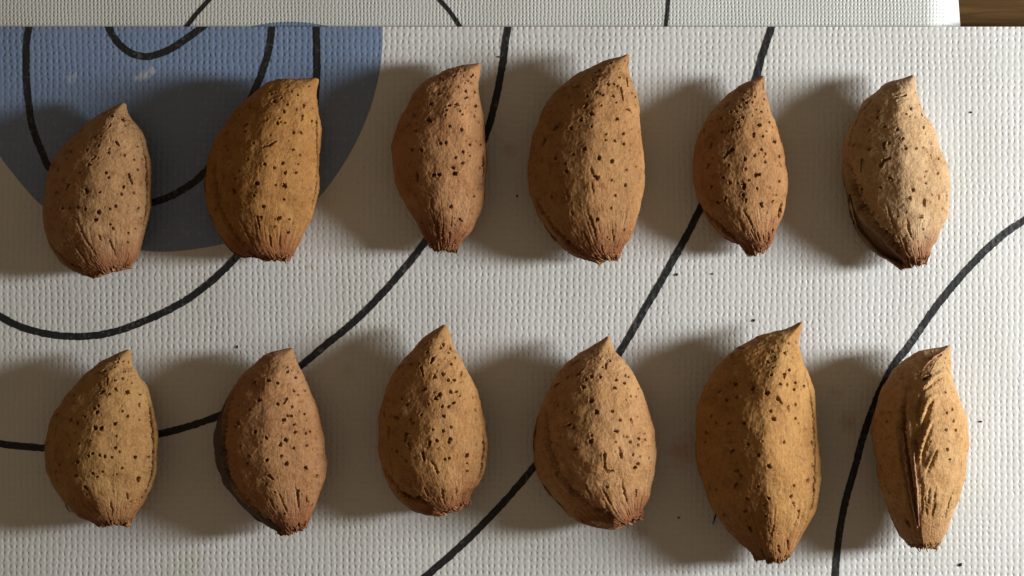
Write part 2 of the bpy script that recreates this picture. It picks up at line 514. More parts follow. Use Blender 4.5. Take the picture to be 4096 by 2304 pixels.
almond(o=(750, 250, .5865), col=(.285, .155, .058), label="ochre almond with a square cut top, on the blue disc's lower right rim",
 L=[(885,97),(820,105),(740,108),(660,115),(590,130),(520,160),(450,210),(390,265),(330,330),(275,400),(225,475),(185,550),(155,630),(133,710),(120,800),(118,880),(125,950),(140,1010),(165,1080),(200,1150),(245,1220),(300,1285),(370,1325),(440,1328),(495,1340)],
 R=[(885,97),(893,120),(885,165),(880,205),(888,260),(897,330),(905,420),(908,520),(907,620),(904,720),(902,820),(895,890),(875,970),(850,1050),(815,1120),(785,1190),(750,1250),(720,1300),(690,1342)],
 pits=[(830,160),(752,217),(710,195),(570,215),(592,266,1),(640,242),(680,283),(743,323),(797,290,790,310),(850,310),(783,360,780,400),(625,378),(540,394),(615,415),(665,412),(655,325,660,340),(398,420,385,430,1),(395,470),(723,477),(770,472,780,485),(848,397),(447,547),(515,570,562,562),(562,562,605,535),(275,590),(720,595),(767,633),(412,662),(523,690),(592,717),(650,686,1),(755,692),(350,740),(740,752),(667,755),(472,825,1),(597,838),(665,840,1),(315,870,320,885,1),(455,910),(655,933),(518,983,1),(855,900),(875,780),(500,1055),(622,1070,1),(692,1072),(475,1050,490,1140),(595,1120),(685,1160),(423,305),(325,790)],
 cracks=[[(340,1020),(365,1090),(400,1160),(440,1240)],[(362,1070),(410,1180),(450,1270)],[(560,1180),(570,1260)]],
 seam=[(884,270),(893,340),(897,420),(897,660),(895,830),(870,960),(840,1040),(800,1110)], flange=[(185,640),(178,780),(195,920),(235,1050),(300,1160),(400,1270),(470,1320)], drop=14)

almond(o=(1500, 200, .5864), col=(.300, .168, .092), label="slim smooth reddish almond with a flat slanting top, right of the blue disc",
 L=[(712,80),(680,92),(600,100),(530,118),(470,140),(410,175),(350,215),(300,260),(250,320),(210,385),(175,450),(150,520),(132,600),(122,690),(125,780),(133,860),(150,930),(170,985),(200,1040),(235,1100),(275,1160),(315,1230),(350,1290),(378,1355)],
 R=[(712,80),(722,100),(715,150),(710,230),(712,300),(725,380),(738,450),(748,530),(752,610),(760,700),(762,800),(758,900),(748,1000),(730,1080),(705,1150),(675,1210),(640,1260),(600,1300),(572,1340),(552,1368)],
 pits=[(712,180,708,210),(668,170),(652,180),(630,208),(543,172),(440,190),(465,207),(568,250),(618,282),(627,322),(610,325),(677,288),(437,297),(382,365,1),(485,408),(505,377),(555,372,1),(580,415),(595,437),(477,443),(263,443),(683,382),(680,455),(713,362),(362,475,382,485,1),(510,518),(590,545,1),(278,548),(708,490),(445,637,1),(482,630,1),(253,680,1),(315,688,1),(648,647),(688,617),(598,693),(645,720),(550,732),(595,770,1),(720,645),(530,803),(540,845,1),(403,852,1),(438,847,1),(717,805),(675,1000),(518,1075,1),(577,1155),(590,1170),(730,915),(287,850,288,900,1)],
 cracks=[[(385,1000),(385,1060),(400,1110)],[(425,1150),(430,1300)],[(400,1120),(420,1250)],[(510,1240),(505,1290)],[(542,1290),(530,1340)],[(465,1180),(460,1330)]],
 seam=[(752,690),(754,800),(750,900)], flange=None, drop=0, k=.2)

almond(o=(2050, 160, .6349), col=(.285, .165, .080), label="large plump tan almond with a beaked tip, fourth in the top row",
 L=[(722,80),(690,100),(640,112),(590,128),(530,150),(470,180),(400,220),(340,265),(290,310),(240,370),(195,440),(155,520),(125,600),(108,680),(97,770),(97,860),(108,940),(125,1010),(150,1080),(185,1145),(230,1210),(280,1270),(330,1320),(390,1360),(440,1375),(505,1390)],
 R=[(722,80),(738,95),(735,140),(732,190),(740,240),(765,300),(785,360),(800,440),(808,520),(812,600),(822,700),(828,800),(828,880),(820,970),(805,1050),(790,1110),(770,1180),(745,1240),(715,1290),(695,1330),(672,1378)],
 pits=[(708,130),(728,140,722,160),(672,233),(617,145),(545,190),(518,207),(540,232),(505,252),(600,280,1),(635,280),(660,290),(680,300,695,380),(718,240,725,290),(530,290),(410,292,380,300,1),(470,352),(637,353),(655,392),(525,328,570,350),(375,412),(560,412),(455,425),(468,410),(497,466,1),(430,504,1),(368,554,1),(497,543),(285,540,260,565,1),(700,435,725,438),(725,438,750,460),(750,333),(772,355),(780,420,770,400),(660,497,650,510),(587,593),(585,628),(643,637),(700,588),(700,656),(205,630,190,660,1),(453,685,1),(385,722),(270,743,1),(330,775),(338,828,1),(182,765),(545,745,1),(628,768,1),(720,820),(778,795),(625,884),(713,910,1),(645,977),(620,1057),(535,870,510,860,1),(247,988),(530,1130,1),(705,1195),(112,840),(793,580)],
 cracks=[[(490,800),(505,850)],[(495,890),(515,985)],[(335,930),(355,1010)],[(370,1080),(380,1105)],[(470,1080),(510,1180),(530,1250)],[(440,1200),(490,1300)],[(560,1290),(570,1340)],[(632,1180),(640,1290)]],
 seam=None, flange=[(125,960),(160,1040),(215,1130),(290,1220),(400,1320),(470,1370)], drop=10)

almond(o=(2700, 260, .5658), col=(.285, .163, .082), label="slim tan almond with a narrow beak overlapping a black line, in the top row",
 L=[(632,65),(600,82),(560,102),(500,122),(440,155),(390,195),(345,240),(300,290),(255,345),(215,400),(180,465),(160,540),(145,610),(130,680),(125,750),(133,830),(145,900),(165,960),(190,1015),(220,1070),(260,1130),(310,1185),(360,1225),(410,1252),(450,1268),(490,1310),(515,1348)],
 R=[(632,65),(637,90),(633,150),(640,220),(660,290),(685,360),(715,430),(740,510),(755,580),(770,660),(782,740),(790,820),(788,900),(778,980),(762,1050),(745,1110),(720,1180),(695,1240),(655,1295)],
 pits=[(622,130,622,170),(562,224),(545,263),(502,268,1),(478,247),(627,243),(573,310),(655,318),(610,333),(445,293,470,300),(435,325),(395,333),(328,374),(478,370,1),(445,402),(450,447),(380,467),(405,455),(333,470),(205,465),(597,420,1),(665,402),(690,440),(647,470),(558,490,555,510),(618,505),(703,540,1),(258,555,250,590),(607,597),(640,628),(560,640),(490,662,1),(638,685,1),(405,600,370,625,1),(370,625,345,660,1),(380,710),(500,735),(735,650),(748,710),(235,700,228,735),(575,775,600,770,1),(522,815),(335,795),(383,832),(735,823),(675,862),(580,875),(485,850,485,880,1),(482,915),(500,950,503,975),(715,922),(687,968),(607,985,615,1005,1),(355,940,355,960),(300,970),(260,865)],
 cracks=[[(480,1020),(520,1090),(560,1180)],[(450,1090),(490,1180)],[(620,1200),(640,1262)],[(660,1180),(660,1260)],[(692,1150),(690,1220)],[(580,1180),(600,1250)]],
 seam=[(772,960),(755,1040),(745,1090)], flange=[(165,950),(220,1050),(320,1150),(420,1235),(480,1290)], drop=14)

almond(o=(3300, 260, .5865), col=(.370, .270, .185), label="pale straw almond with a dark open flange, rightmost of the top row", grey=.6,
 L=[(605,60),(570,75),(520,95),(460,115),(400,145),(360,180),(310,210),(265,245),(225,310),(190,370),(165,430),(140,500),(125,570),(115,650),(125,720),(145,800),(165,870),(180,960),(205,1060),(245,1140),(290,1200),(340,1250),(390,1295),(450,1325),(500,1360),(535,1386)],
 R=[(605,60),(618,80),(622,130),(628,200),(640,250),(665,310),(695,370),(725,430),(750,490),(775,560),(800,620),(825,690),(842,770),(848,850),(842,930),(830,1010),(805,1080),(780,1140),(750,1200),(730,1240),(715,1290),(685,1338)],
 pits=[(485,225,520,212,1),(520,212,552,205,1),(585,298,1),(550,333),(660,338),(365,318),(355,362,1),(305,445),(495,437,1),(672,423),(685,470),(408,418),(400,530,395,575,1),(435,530),(300,575,1),(530,505),(553,567,1),(620,568),(670,565),(722,535),(720,610,725,640),(770,638),(375,690,400,650,1),(400,650,445,635,1),(440,775,455,780,1),(688,730),(768,742),(687,810),(378,838),(600,852,1),(580,907,1),(732,888),(675,930,677,960,1),(777,890,777,920),(830,870,830,930),(660,1037,1),(250,640,245,720),(668,1120),(797,980)],
 cracks=[[(420,940),(450,1040),(490,1150)],[(560,1040),(570,1120),(600,1200)],[(300,1050),(340,1120)],[(190,420),(160,560)],[(250,300),(200,420)],[(330,220),(250,320)]],
 seam=None, flange=[(150,640),(175,780),(215,920),(290,1060),(400,1170),(500,1270),(560,1340)], drop=48)

almond(o=(130, 1350, .5523), col=(.300, .185, .088), red=.6, label="broad rounded tan almond with dark right seam, leftmost of the bottom row",
 L=[(697,82),(660,95),(610,115),(555,140),(500,165),(440,210),(385,260),(330,320),(275,385),(230,440),(190,510),(155,590),(125,670),(105,760),(100,830),(108,910),(120,980),(145,1050),(180,1120),(225,1190),(280,1250),(340,1300),(400,1325),(470,1352)],
 R=[(697,82),(707,100),(712,150),(722,200),(750,250),(785,300),(825,360),(850,410),(870,480),(885,550),(895,630),(905,720),(905,800),(903,880),(895,950),(875,1030),(855,1100),(825,1160),(795,1210),(760,1260),(725,1310),(695,1342)],
 pits=[(625,153),(617,180),(655,172),(695,177),(592,215),(522,242,1),(660,243),(690,243),(650,296),(597,310),(545,300,540,340),(510,390,490,405,1),(558,410),(600,370,610,390),(717,325),(683,393,1),(802,378),(775,412),(822,460),(770,485,780,510),(475,490),(447,513,1),(463,540,1),(652,535),(685,570),(770,595),(277,597,1),(325,617,1),(600,625),(452,655,1),(497,655,1),(380,575),(610,716),(415,747),(335,770),(268,775),(595,797),(627,832),(437,842),(485,853),(525,865),(575,870),(407,858),(740,867,1),(845,870),(852,945),(325,900,1),(195,915),(168,967),(435,980),(508,970),(648,947),(610,993),(312,1000,1),(468,1010),(767,1020,767,1045,1),(380,1085,395,1100,1),(710,1190),(300,420),(180,555),(170,655)],
 cracks=[[(390,1170),(440,1230),(490,1290)],[(350,1190),(430,1270)],[(560,1180),(580,1280)],[(680,1130),(690,1180)],[(440,270),(480,255),(520,270)],[(470,330),(500,370)]],
 seam=[(835,380),(862,500),(882,620),(891,750),(888,900),(868,1030),(830,1120),(775,1200)], sd=1.6, flange=None, drop=0)

almond(o=(800, 1350, .573), col=(.285, .162, .090), label="pinkish brown almond with dark shade painted down its left rim", grey=1.0,
 L=[(650,68),(600,78),(550,90),(490,105),(440,130),(390,175),(340,220),(295,260),(255,310),(215,370),(180,440),(150,510),(120,590),(103,660),(98,740),(105,820),(120,900),(145,970),(175,1035),(205,1075),(240,1120),(290,1180),(340,1230),(400,1280),(460,1315),(520,1345),(570,1370)],
 R=[(650,68),(653,95),(662,140),(680,190),(710,240),(745,310),(775,380),(800,440),(820,500),(840,570),(855,640),(870,720),(880,800),(890,880),(885,950),(870,1020),(845,1080),(820,1150),(790,1210),(765,1270),(735,1322)],
 pits=[(610,203),(610,243),(655,138),(478,302,1),(380,318,1),(665,280,1),(740,320),(683,240),(540,317),(655,375),(685,395),(730,370),(413,433,1),(350,503),(540,465,1),(605,425,595,450),(595,450,580,465),(645,485),(728,532),(613,547),(640,547),(580,575,1),(653,607),(265,600,1),(245,625),(380,655,1),(458,697,1),(597,712,1),(665,660),(740,668),(768,655),(563,750,1),(655,773),(745,753),(283,763),(335,825),(468,852,1),(567,825),(328,878),(600,883,1),(735,908,1),(857,823),(480,965,500,990,1),(820,970,1),(460,1025),(525,1082),(587,1230),(683,1070,685,1120,1),(745,1110,745,1150),(785,1160,780,1180),(825,580),(605,1305)],
 cracks=[[(660,1020),(680,1120),(700,1240)],[(540,1060),(580,1160),(620,1250)],[(480,1120),(520,1200)]],
 seam=None, flange=[(265,320),(220,400),(180,520),(163,700),(183,880),(240,1050),(330,1160),(460,1260),(580,1330)], drop=20)

almond(o=(1450, 1250, .5865), col=(.310, .180, .085), label="egg shaped tan almond with chipped base, third in the bottom row",
 L=[(562,72),(530,95),(480,125),(420,165),(370,215),(310,280),(255,345),(210,420),(175,490),(145,570),(125,650),(115,740),(108,830),(110,920),(122,1000),(140,1080),(165,1150),(205,1220),(255,1280),(310,1330),(370,1365),(430,1385),(505,1378)],
 R=[(562,72),(578,95),(595,150),(615,220),(650,280),(690,350),(730,420),(765,490),(795,560),(820,640),(838,720),(850,800),(855,870),(850,950),(838,1040),(825,1110),(795,1170),(765,1200),(745,1250),(728,1315)],
 pits=[(550,215),(532,243),(600,245,1),(585,273),(445,268),(628,305),(480,310,465,345,1),(605,350,1),(385,350),(400,375,415,430),(675,405,670,435),(492,442,1),(548,418,1),(583,465),(625,460,1),(425,520,405,530,1),(600,538,1),(638,540),(663,568),(525,563,1),(497,588,1),(752,580),(770,665,1),(450,627),(540,640),(588,640),(617,618),(303,625,1),(265,590),(400,695),(557,710),(325,730),(350,755),(240,725,215,715,1),(475,798),(547,808),(603,787),(180,790,175,870),(295,830,285,875,1),(310,890,325,930),(505,873),(598,862,1),(585,885),(455,885,455,910,1),(412,960,417,1005,1),(558,1000),(590,993),(710,970,1),(710,1030),(715,1085,1),(510,1090),(293,1013),(230,950),(147,690,150,720),(330,350),(290,315)],
 cracks=[[(460,1010),(490,1050),(512,1090)],[(420,1190),(450,1260)],[(540,1200),(550,1270)],[(640,1190),(640,1250)]],
 seam=[(832,780),(840,880),(842,930),(832,1030),(815,1100),(788,1165)], flange=[(140,1050),(200,1160),(300,1240),(420,1290),(480,1320)], drop=16)

almond(o=(2080, 1300, .5866), col=(.335, .205, .112), label="broad pale tan almond with thick flange curving round its lower left edge",
 L=[(605,65),(570,95),(520,125),(460,160),(400,195),(350,235),(300,285),(255,340),(210,400),(175,470),(150,540),(125,610),(105,690),(92,780),(92,860),(105,940),(120,1010),(145,1070),(180,1130),(230,1190),(280,1240),(330,1290),(390,1335),(450,1365),(520,1388),(590,1390),(650,1372)],
 R=[(605,65),(618,90),(630,140),(650,190),(690,230),(740,290),(780,350),(815,420),(845,490),(870,560),(895,640),(915,720),(928,800),(932,880),(925,960),(915,1040),(895,1120),(870,1200),(852,1250),(845,1310)],
 pits=[(615,245),(585,265,585,300,1),(360,270,400,240),(487,350,1),(545,352),(390,345,430,300),(325,355),(240,420,265,400),(430,425,1),(450,370),(655,372),(713,395),(720,345),(740,355),(645,430,1),(487,515,1),(520,590,1),(625,590),(757,485),(790,490),(805,435),(860,567),(800,625),(685,652),(755,640,770,690),(355,600),(340,675,315,685,1),(368,703,1),(650,722,672,726,1),(490,752),(478,800,1),(375,847,1),(655,800),(730,762),(750,795),(808,777),(853,780),(850,740),(873,832),(805,822),(690,880,695,905,1),(770,885),(818,898),(575,880,580,970,1),(580,970,592,1000,1),(592,1000,635,995,1),(803,945),(785,975,1),(878,910),(893,938),(888,1000),(897,1070),(260,545),(590,1110),(790,1130,788,1170)],
 cracks=[[(695,1030),(705,1120),(742,1250)],[(670,830),(690,880)],[(440,1080),(480,1180)],[(560,1120),(620,1230)]],
 seam=None, flange=[(175,560),(172,700),(185,820),(220,940),(270,1060),(350,1150),(450,1220),(560,1270),(640,1300)], drop=32)

almond(o=(2720, 1240, .725), col=(.315, .185, .075), red=.55, label="longest almond, ochre with a sharp hooked tip and a ridge down its middle",
 L=[(675,55),(655,70),(620,90),(570,108),(510,120),(450,135),(400,160),(340,190),(290,230),(240,275),(190,330),(155,390),(125,450),(103,520),(92,590),(85,680),(88,760),(98,840),(115,920),(140,1000),(170,1080),(205,1140),(240,1190),(280,1235),(330,1290),(380,1330),(418,1372)],
 R=[(675,55),(682,70),(668,120),(658,170),(660,220),(680,290),(710,360),(730,430),(742,510),(750,580),(755,660),(765,750),(770,840),(770,930),(760,1030),(745,1100),(720,1160),(690,1220),(660,1280),(630,1340),(602,1372)],
 pits=[(640,175),(600,185),(577,238,1),(520,260),(510,230),(480,285),(508,318),(600,330),(575,355,572,375,1),(503,360),(552,408),(592,412,1),(637,400),(630,440),(478,458,1),(400,435,1),(308,408,1),(217,453),(317,482),(255,500),(345,212,320,210),(290,245),(540,487,560,515,1),(598,535,598,555,1),(498,560),(512,600,1),(638,525),(638,595),(655,628),(350,627,1),(268,627),(172,583),(200,625),(730,728,1),(452,725),(572,730,1),(377,747),(288,780),(432,803,1),(495,865,1),(730,860),(707,938,1),(628,968),(433,977),(610,1030,1),(625,1065,635,1090),(490,1038),(463,1080),(472,1137),(318,885),(340,918),(312,960,300,985),(370,1043),(200,993),(165,980),(242,1130),(145,675),(140,730),(360,1110),(385,1200,395,1220,1),(655,1110,650,1150),(685,420)],
 cracks=[[(540,1290),(550,1350)],[(440,1310),(460,1350)],[(520,1180),(500,1260)],[(590,1250),(600,1330)]],
 seam=[(690,310),(722,430),(741,550),(752,680),(757,800),(755,930),(742,1060),(705,1160)], flange=None, drop=0, k=.5, small=.725, m=.02)

almond(o=(3400, 1340, .6145), col=(.350, .232, .128), label="smooth orange tan almond on its edge with its split fibrous seam facing up",
 L=[(650,57),(620,75),(570,85),(510,92),(450,110),(390,145),(330,185),(280,230),(240,290),(205,350),(180,420),(160,500),(148,580),(150,680),(160,780),(175,880),(195,970),(220,1060),(250,1140),(280,1220),(310,1290),(350,1335),(402,1366)],
 R=[(650,57),(657,80),(655,140),(655,220),(665,290),(685,370),(710,440),(735,520),(750,620),(755,700),(745,790),(735,880),(720,960),(700,1040),(675,1120),(650,1200),(625,1280),(595,1345),(565,1380)],
 pits=[(620,370,1),(665,485),(630,508),(627,618,1),(675,560),(688,622),(730,678),(632,752,1),(645,812),(725,830,725,850),(170,705),(200,850,208,880),(258,1027),(375,1220,385,1250,1),(590,130),(630,225,650,250),(240,560),(490,285,520,265,1),(515,150,540,140)],
 cracks=[[(680,985),(640,1120),(610,1245)],[(560,1080),(530,1200)],[(490,1040),(500,1180)]],
 gro=[([(372,340),(352,450),(345,560),(345,650),(365,780),(390,930),(420,1100),(440,1230)],10,34),
      ([(325,480),(315,600),(330,760),(360,940),(400,1130),(430,1260)],7,14),
      ([(470,360),(440,520),(455,610)],8,12), ([(440,600),(425,700),(440,850)],8,12),
      ([(560,415),(530,440),(490,540),(465,640),(455,720)],10,13), ([(545,560),(515,640),(480,760),(462,860)],10,13), ([(565,740),(535,830),(500,900)],9,13),
      ([(620,262),(550,300),(480,365)],8,8), ([(450,900),(470,1050),(465,1170)],9,8), ([(520,990),(505,1120)],7,7),([(560,985),(545,1100),(535,1200)],6,5)],
 rid=[([(410,370),(385,500),(388,620),(405,800),(420,950),(435,1100),(445,1250)],7,8), ([(340,650),(355,800),(378,960),(405,1110),(432,1240)],6,8),
      ([(560,390),(510,420),(478,500),(455,585)],10,9), ([(575,520),(520,575),(490,660),(460,760),(440,850)],10,11), ([(565,700),(540,760),(510,840),(485,890)],10,9), ([(640,235),(560,265),(500,320),(455,352)],9,9)],
 fur=.35, red=.3, strips=[([(340,620),(350,720),(362,830),(378,950),(395,1060),(415,1160),(436,1255)], 9), ([(412,690),(412,790),(420,880),(430,960),(436,1050),(440,1140),(445,1240)], 8), ([(470,230),(500,185),(550,140),(600,110),(648,60)], 6)],
 seam=None, flange=None, drop=0, k=.30, hu=.52, hl=.42, m=-.26)

N_T, N_U, N_L = 372, 214, 44
GROUP = "almonds in their shells laid out in two rows"
tri_total = 0

def build_almond(a):
    ox, oy, sc = a["o"]
    toP = lambda pts: np.array([(ox + x * sc, oy + y * sc) for x, y in pts])
    f = np.linspace(0, 1, N_T)
    f = 0.012 + 0.988 * (0.35 * f + 0.65 * (0.5 - 0.5 * np.cos(np.pi * f)))
    Lp = spline(toP(a["L"]), f)
    Rp = spline(toP(a["R"]), f)
    w = np.linalg.norm(Rp - Lp, axis=1)
    wm = w.max()
    hu, hl = a.get("hu", .36), a.get("hl", .30)
    Hu = hu * wm * (w / wm) ** .78
    Hl = hl * wm * (w / wm) ** .85
    zc = hl * wm * (0.80 + 0.20 * np.sin(np.pi * np.clip(f, 0, 1)))
    zc = np.maximum(zc, Hl + 1)
    th = np.concatenate([np.linspace(0, np.pi, N_U, endpoint=False), np.linspace(np.pi, 2 * np.pi, N_L, endpoint=False)])
    s = np.cos(th)
    sn = np.abs(np.sin(th))
    up = (np.arange(len(th)) <= N_U)
    k, m = a.get("k", .27), a.get("m", .03)
    d = np.sqrt((s - m) ** 2 + 0.012)
    tent = np.clip(1 - d / np.where(s > m, 1 - m, 1 + m), 0, 1)
    tent = tent / tent.max()
    # the ridge follows the middle of each section
    zu = (1 - k) * sn ** 0.92 + k * tent
    zl = -sn ** 0.9
    mid = (Lp + Rp) / 2
    half = (Rp - Lp) / 2
    XY = mid[:, None, :] + half[:, None, :] * s[None, :, None]
    Z = zc[:, None] + np.where(up[None, :], Hu[:, None] * zu[None, :], Hl[:, None] * zl[None, :])
    ze = float(zc.mean())
    kk = (D - ze * S) / D
    P = np.stack([(XY[..., 0] - 2048) * kk, (1152 - XY[..., 1]) * kk, Z], -1)     # in photo pixels, mat at 0
    seed = np.array([ox * .37, oy * .53, 5.1])
    Dp = D / S
    def proj(P):
        q = Dp / (Dp - P[..., 2])
        return 2048 + P[..., 0] * q, 1152 - P[..., 1] * q
    def normals(P):
        du = np.roll(P, -1, 1) - np.roll(P, 1, 1)
        dt = np.gradient(P, axis=0)
        n = np.cross(dt, du)
        n /= np.linalg.norm(n, axis=-1)[..., None] + 1e-9
        # outward
        c = P.mean(1, keepdims=True)
        if (n * (P - c)).sum() < 0: n = -n
        return n
    along = np.repeat(f[:, None], len(th), 1)
    across = np.repeat(s[None, :], N_T, 0) + np.where(up, 0, 7.0)[None, :]
    endf = sstep(w, 10, 0.35 * wm)[:, None]
    # flange: lower step to the left of the seam
    darkened = np.zeros(P.shape[:2])  # mask of the flange that takes the painted shade
    px, py = proj(P)
    if a.get("flange"):
        fl = toP(a["flange"])
        fl = spline(fl, 80)
        xl = np.interp(py, fl[:, 1], fl[:, 0])
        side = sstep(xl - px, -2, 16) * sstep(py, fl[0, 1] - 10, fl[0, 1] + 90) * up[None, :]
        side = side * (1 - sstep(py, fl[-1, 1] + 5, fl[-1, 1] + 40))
        darkened = side
        P[..., 2] -= a["drop"] * 1.3 * side * sstep(P[..., 2], 20, 90)
    # slow lumps
    N = normals(P)
    q = P / 1.0
    lump = 7.0 * fbm(q / 120.0 + seed, 2) + 1.9 * fbm(q / 38.0 + seed + 9, 3) + 1.3 * noise3(q / 11.0 + seed + 3)
    # rough patch near the tip
    lump += 2.2 * fbm(q / 22.0 + seed + 31, 2) * (1 - sstep(along, .1, .42))
    # lengthwise furrows that gather at the base
    fur = np.stack([across * 13.0 + seed[0], along * 4.0, np.zeros_like(along)], -1)
    fu = fbm(fur, 3)
    lump += a.get('fur', 1.0) * (-4.2 * np.abs(fu) + 2.6 * fu) * sstep(along, .6, .93) * sstep(noise3(P / 60.0 + seed + 77), -.35, .3)
    fur2 = np.stack([across * 34.0 + seed[1], along * 6.0, np.zeros_like(along)], -1)
    lump += a.get('fur', 1.0) * 1.1 * noise3(fur2) * sstep(along, .68, .93)
    # ragged base
    lump += 5.0 * fbm(q / 9.0 + seed + 50, 2) * sstep(along, .94, 1.0)
    jag = fbm(np.stack([across * 9 + seed[2], along * 0, across * 0 + seed[0]], -1), 3)
    ax = P[-1].mean(0) - P[-25].mean(0); ax /= np.linalg.norm(ax)
    P = P + ax * (jag * 21.0 * sstep(along, .93, 1.0))[..., None]
    P = P + N * (lump * endf)[..., None]
    # find 3-D spots for marks measured on the photo
    upi = np.where(up)[0]
    PX, PY = proj(P[:, upi])
    Pu = P[:, upi]
    flat = Pu.reshape(-1, 3)
    fx, fy = PX.ravel(), PY.ravel()
    def spot(x, y):
        return flat[np.argmin((fx - x) ** 2 + (fy - y) ** 2)]
    disp = np.zeros(P.shape[:2])
    N = normals(P)
    Q = P.reshape(-1, 3)
    def segdist(p0, p1):
        """distance of every vertex to a 3-D segment, only near ones"""
        d = p1 - p0
        L2 = (d * d).sum()
        rel = Q - p0
        t = np.clip((rel @ d) / L2, 0, 1) if L2 > 1e-6 else np.zeros(len(Q))
        return np.linalg.norm(rel - t[:, None] * d, axis=1), t
    dflat = disp.ravel()
    def carve(p0, p1, r, depth, soft=0.58, taper=1.0):
        dd, tt = segdist(p0, p1)
        dd = dd * (1 + .8 * tt * (np.linalg.norm(p1 - p0) > 8) * taper)
        near = dd < r * 3
        dd = dd.copy()
        dd[near] *= 1 + .7 * noise3(Q[near] / (r * .75) + 13.7)
        g = 1 - sstep(dd, r * soft, r * 1.25)
        np.minimum(dflat, -depth * g, out=dflat)
        # faint raised lip
        return dd
    sm = .5865 / a["o"][2] * a.get("small", 1.0) if False else 1.0
    lips = np.zeros_like(dflat)
    jw = RNG
    for p in a["pits"]:
        big = len(p) in (3, 5)
        v = p[:-1] if big else p
        x0, y0 = ox + v[0] * sc, oy + v[1] * sc
        p0 = spot(x0, y0)
        r = (5.9 if big else 4.3) * (0.85 + 0.35 * jw.random())
        if len(v) == 4:
            p1 = spot(ox + v[2] * sc, oy + v[3] * sc)
        else:
            p1 = p0 + jw.normal(size=3) * 1.6
        dd = carve(p0, p1, r, r * (3.6 if big else 3.3))
        lips += 1.7 * np.exp(-((dd - r * 1.6) / (r * .5)) ** 2)
    # many pin-prick pits
    for _ in range(46):
        i = jw.integers(int(N_T * .1), int(N_T * .82)); j = jw.integers(12, N_U - 12)
        p0 = P[i, j]
        carve(p0, p0, 2.6 + jw.random() * 1.6, 4.5)
    def path(pts, r, depth, jag=.35, minimum=True, wig=2.0):
        pp = spline(toP(pts), max(6, int(len(pts) * 7)))
        pp = pp + jw.normal(size=pp.shape) * wig * .5
        sp = [spot(x, y) for x, y in pp]
        n = len(sp) - 1
        for i in range(n):
            e = min(1.0, 3.5 * (i + .8) / n, 3.5 * (n - i - .2) / n)
            if minimum:
                carve(sp[i], sp[i + 1], r * (1 - jag * jw.random()) * (.55 + .45 * e), depth * e * (1 - jag * jw.random()), .2, 0.0)
            else:
                dd, _ = segdist(sp[i], sp[i + 1])
                np.maximum(rflat, depth * e * np.exp(-(dd / r) ** 2), out=rflat)
    rflat = np.zeros_like(dflat)
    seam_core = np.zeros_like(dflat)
    for c in a.get("cracks", []):
        path(c, 5.0, 9.0)
    if a.get("seam"):
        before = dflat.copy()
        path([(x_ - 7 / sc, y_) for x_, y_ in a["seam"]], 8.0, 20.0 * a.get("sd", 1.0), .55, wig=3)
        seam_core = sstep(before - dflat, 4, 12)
    if a.get("flange"):
        path(a["flange"], 8.0 + a["drop"] * .36, 18.0 + a["drop"] * 1.2, .3)
    for _ in range(16):
        j = jw.integers(14, N_U - 14); i = jw.integers(int(N_T * .93), int(N_T * .985))
        i2 = min(N_T - 1, i + jw.integers(4, 14))
        carve(P[i, j], P[i2, min(N_U - 4, max(4, j + jw.integers(-3, 4)))], jw.uniform(3, 5.5), jw.uniform(8, 15))
    for pts, r, dpt in a.get("gro", []):
        path(pts, r, dpt, .08, wig=.8)
    for pts, r, dpt in a.get("rid", []):
        path(pts, r, dpt, minimum=False, wig=.8)
    tot = (dflat + np.where(dflat < -1, 0, lips.clip(0, 2.5)) + rflat).reshape(disp.shape)
    P = P + N * (tot * np.maximum(endf, .3))[..., None]
    P[..., 2] = np.maximum(P[..., 2], 0.6)
    # rest on the mat
    P[..., 2] -= P[..., 2].min() - 0.5
    Wd = P * S
    base = Wd.reshape(-1, 3).mean(0); base[2] = 0
    root = empty("almond", base)
    tag(root, a["label"], "almond", GROUP)
    grid_obj("shell", Wd, a["mat"], root, {"along": along, "across": across, "darkened": darkened, "seam": seam_core}, origin=base)
    for pts, wd in a.get("strips", []):
        pp = spline(toP(pts), 26)
        fxx, fyy = proj(P[:, upi])
        ff = P[:, upi].reshape(-1, 3); nn_ = N[:, upi].reshape(-1, 3)
        idx = [np.argmin((fxx.ravel() - x) ** 2 + (fyy.ravel() - y) ** 2) for x, y in pp]
        z = np.convolve(np.pad(ff[idx, 2], 3, mode='edge'), np.ones(7) / 7, 'valid')
        sp = np.stack([ff[idx, 0], ff[idx, 1], np.maximum(z, ff[idx, 2]) + 8], -1)
        V, F = [], []
        for i_, c_ in enumerate(sp):
            tg = sp[min(i_ + 1, 25)] - sp[max(i_ - 1, 0)]; tg /= np.linalg.norm(tg)
            sd = np.cross(tg, [0, 0, 1.0]); sd /= np.linalg.norm(sd)
            ww = wd * (0.35 + 0.65 * math.sin(math.pi * (i_ + 1) / 27)) * jw.uniform(.7, 1.25) * .5
            hz = 3 * noise3(np.array([i_ * .45, wd, 2.2]))
            V += [c_ - sd * ww + [0, 0, hz - 2], c_ + [0, 0, hz + 2.5], c_ + sd * ww + [0, 0, hz - 2], c_ + [0, 0, -14]]
        for i_ in range(25):
            for e in range(4):
                F.append((i_ * 4 + e, i_ * 4 + (e + 1) % 4, i_ * 4 + 4 + (e + 1) % 4, i_ * 4 + 4 + e))
        so = mesh_obj("seam_strip", np.array(V) * S - base, F, M_strip, root)
    # stem scar: lumpy plug in the open base plus splinters round it
    ring = P[-1]
    cen = ring.mean(0)
    axis = (P[-1].mean(0) - P[-17].mean(0)); axis /= np.linalg.norm(axis)
    n1 = 9
    rings = []
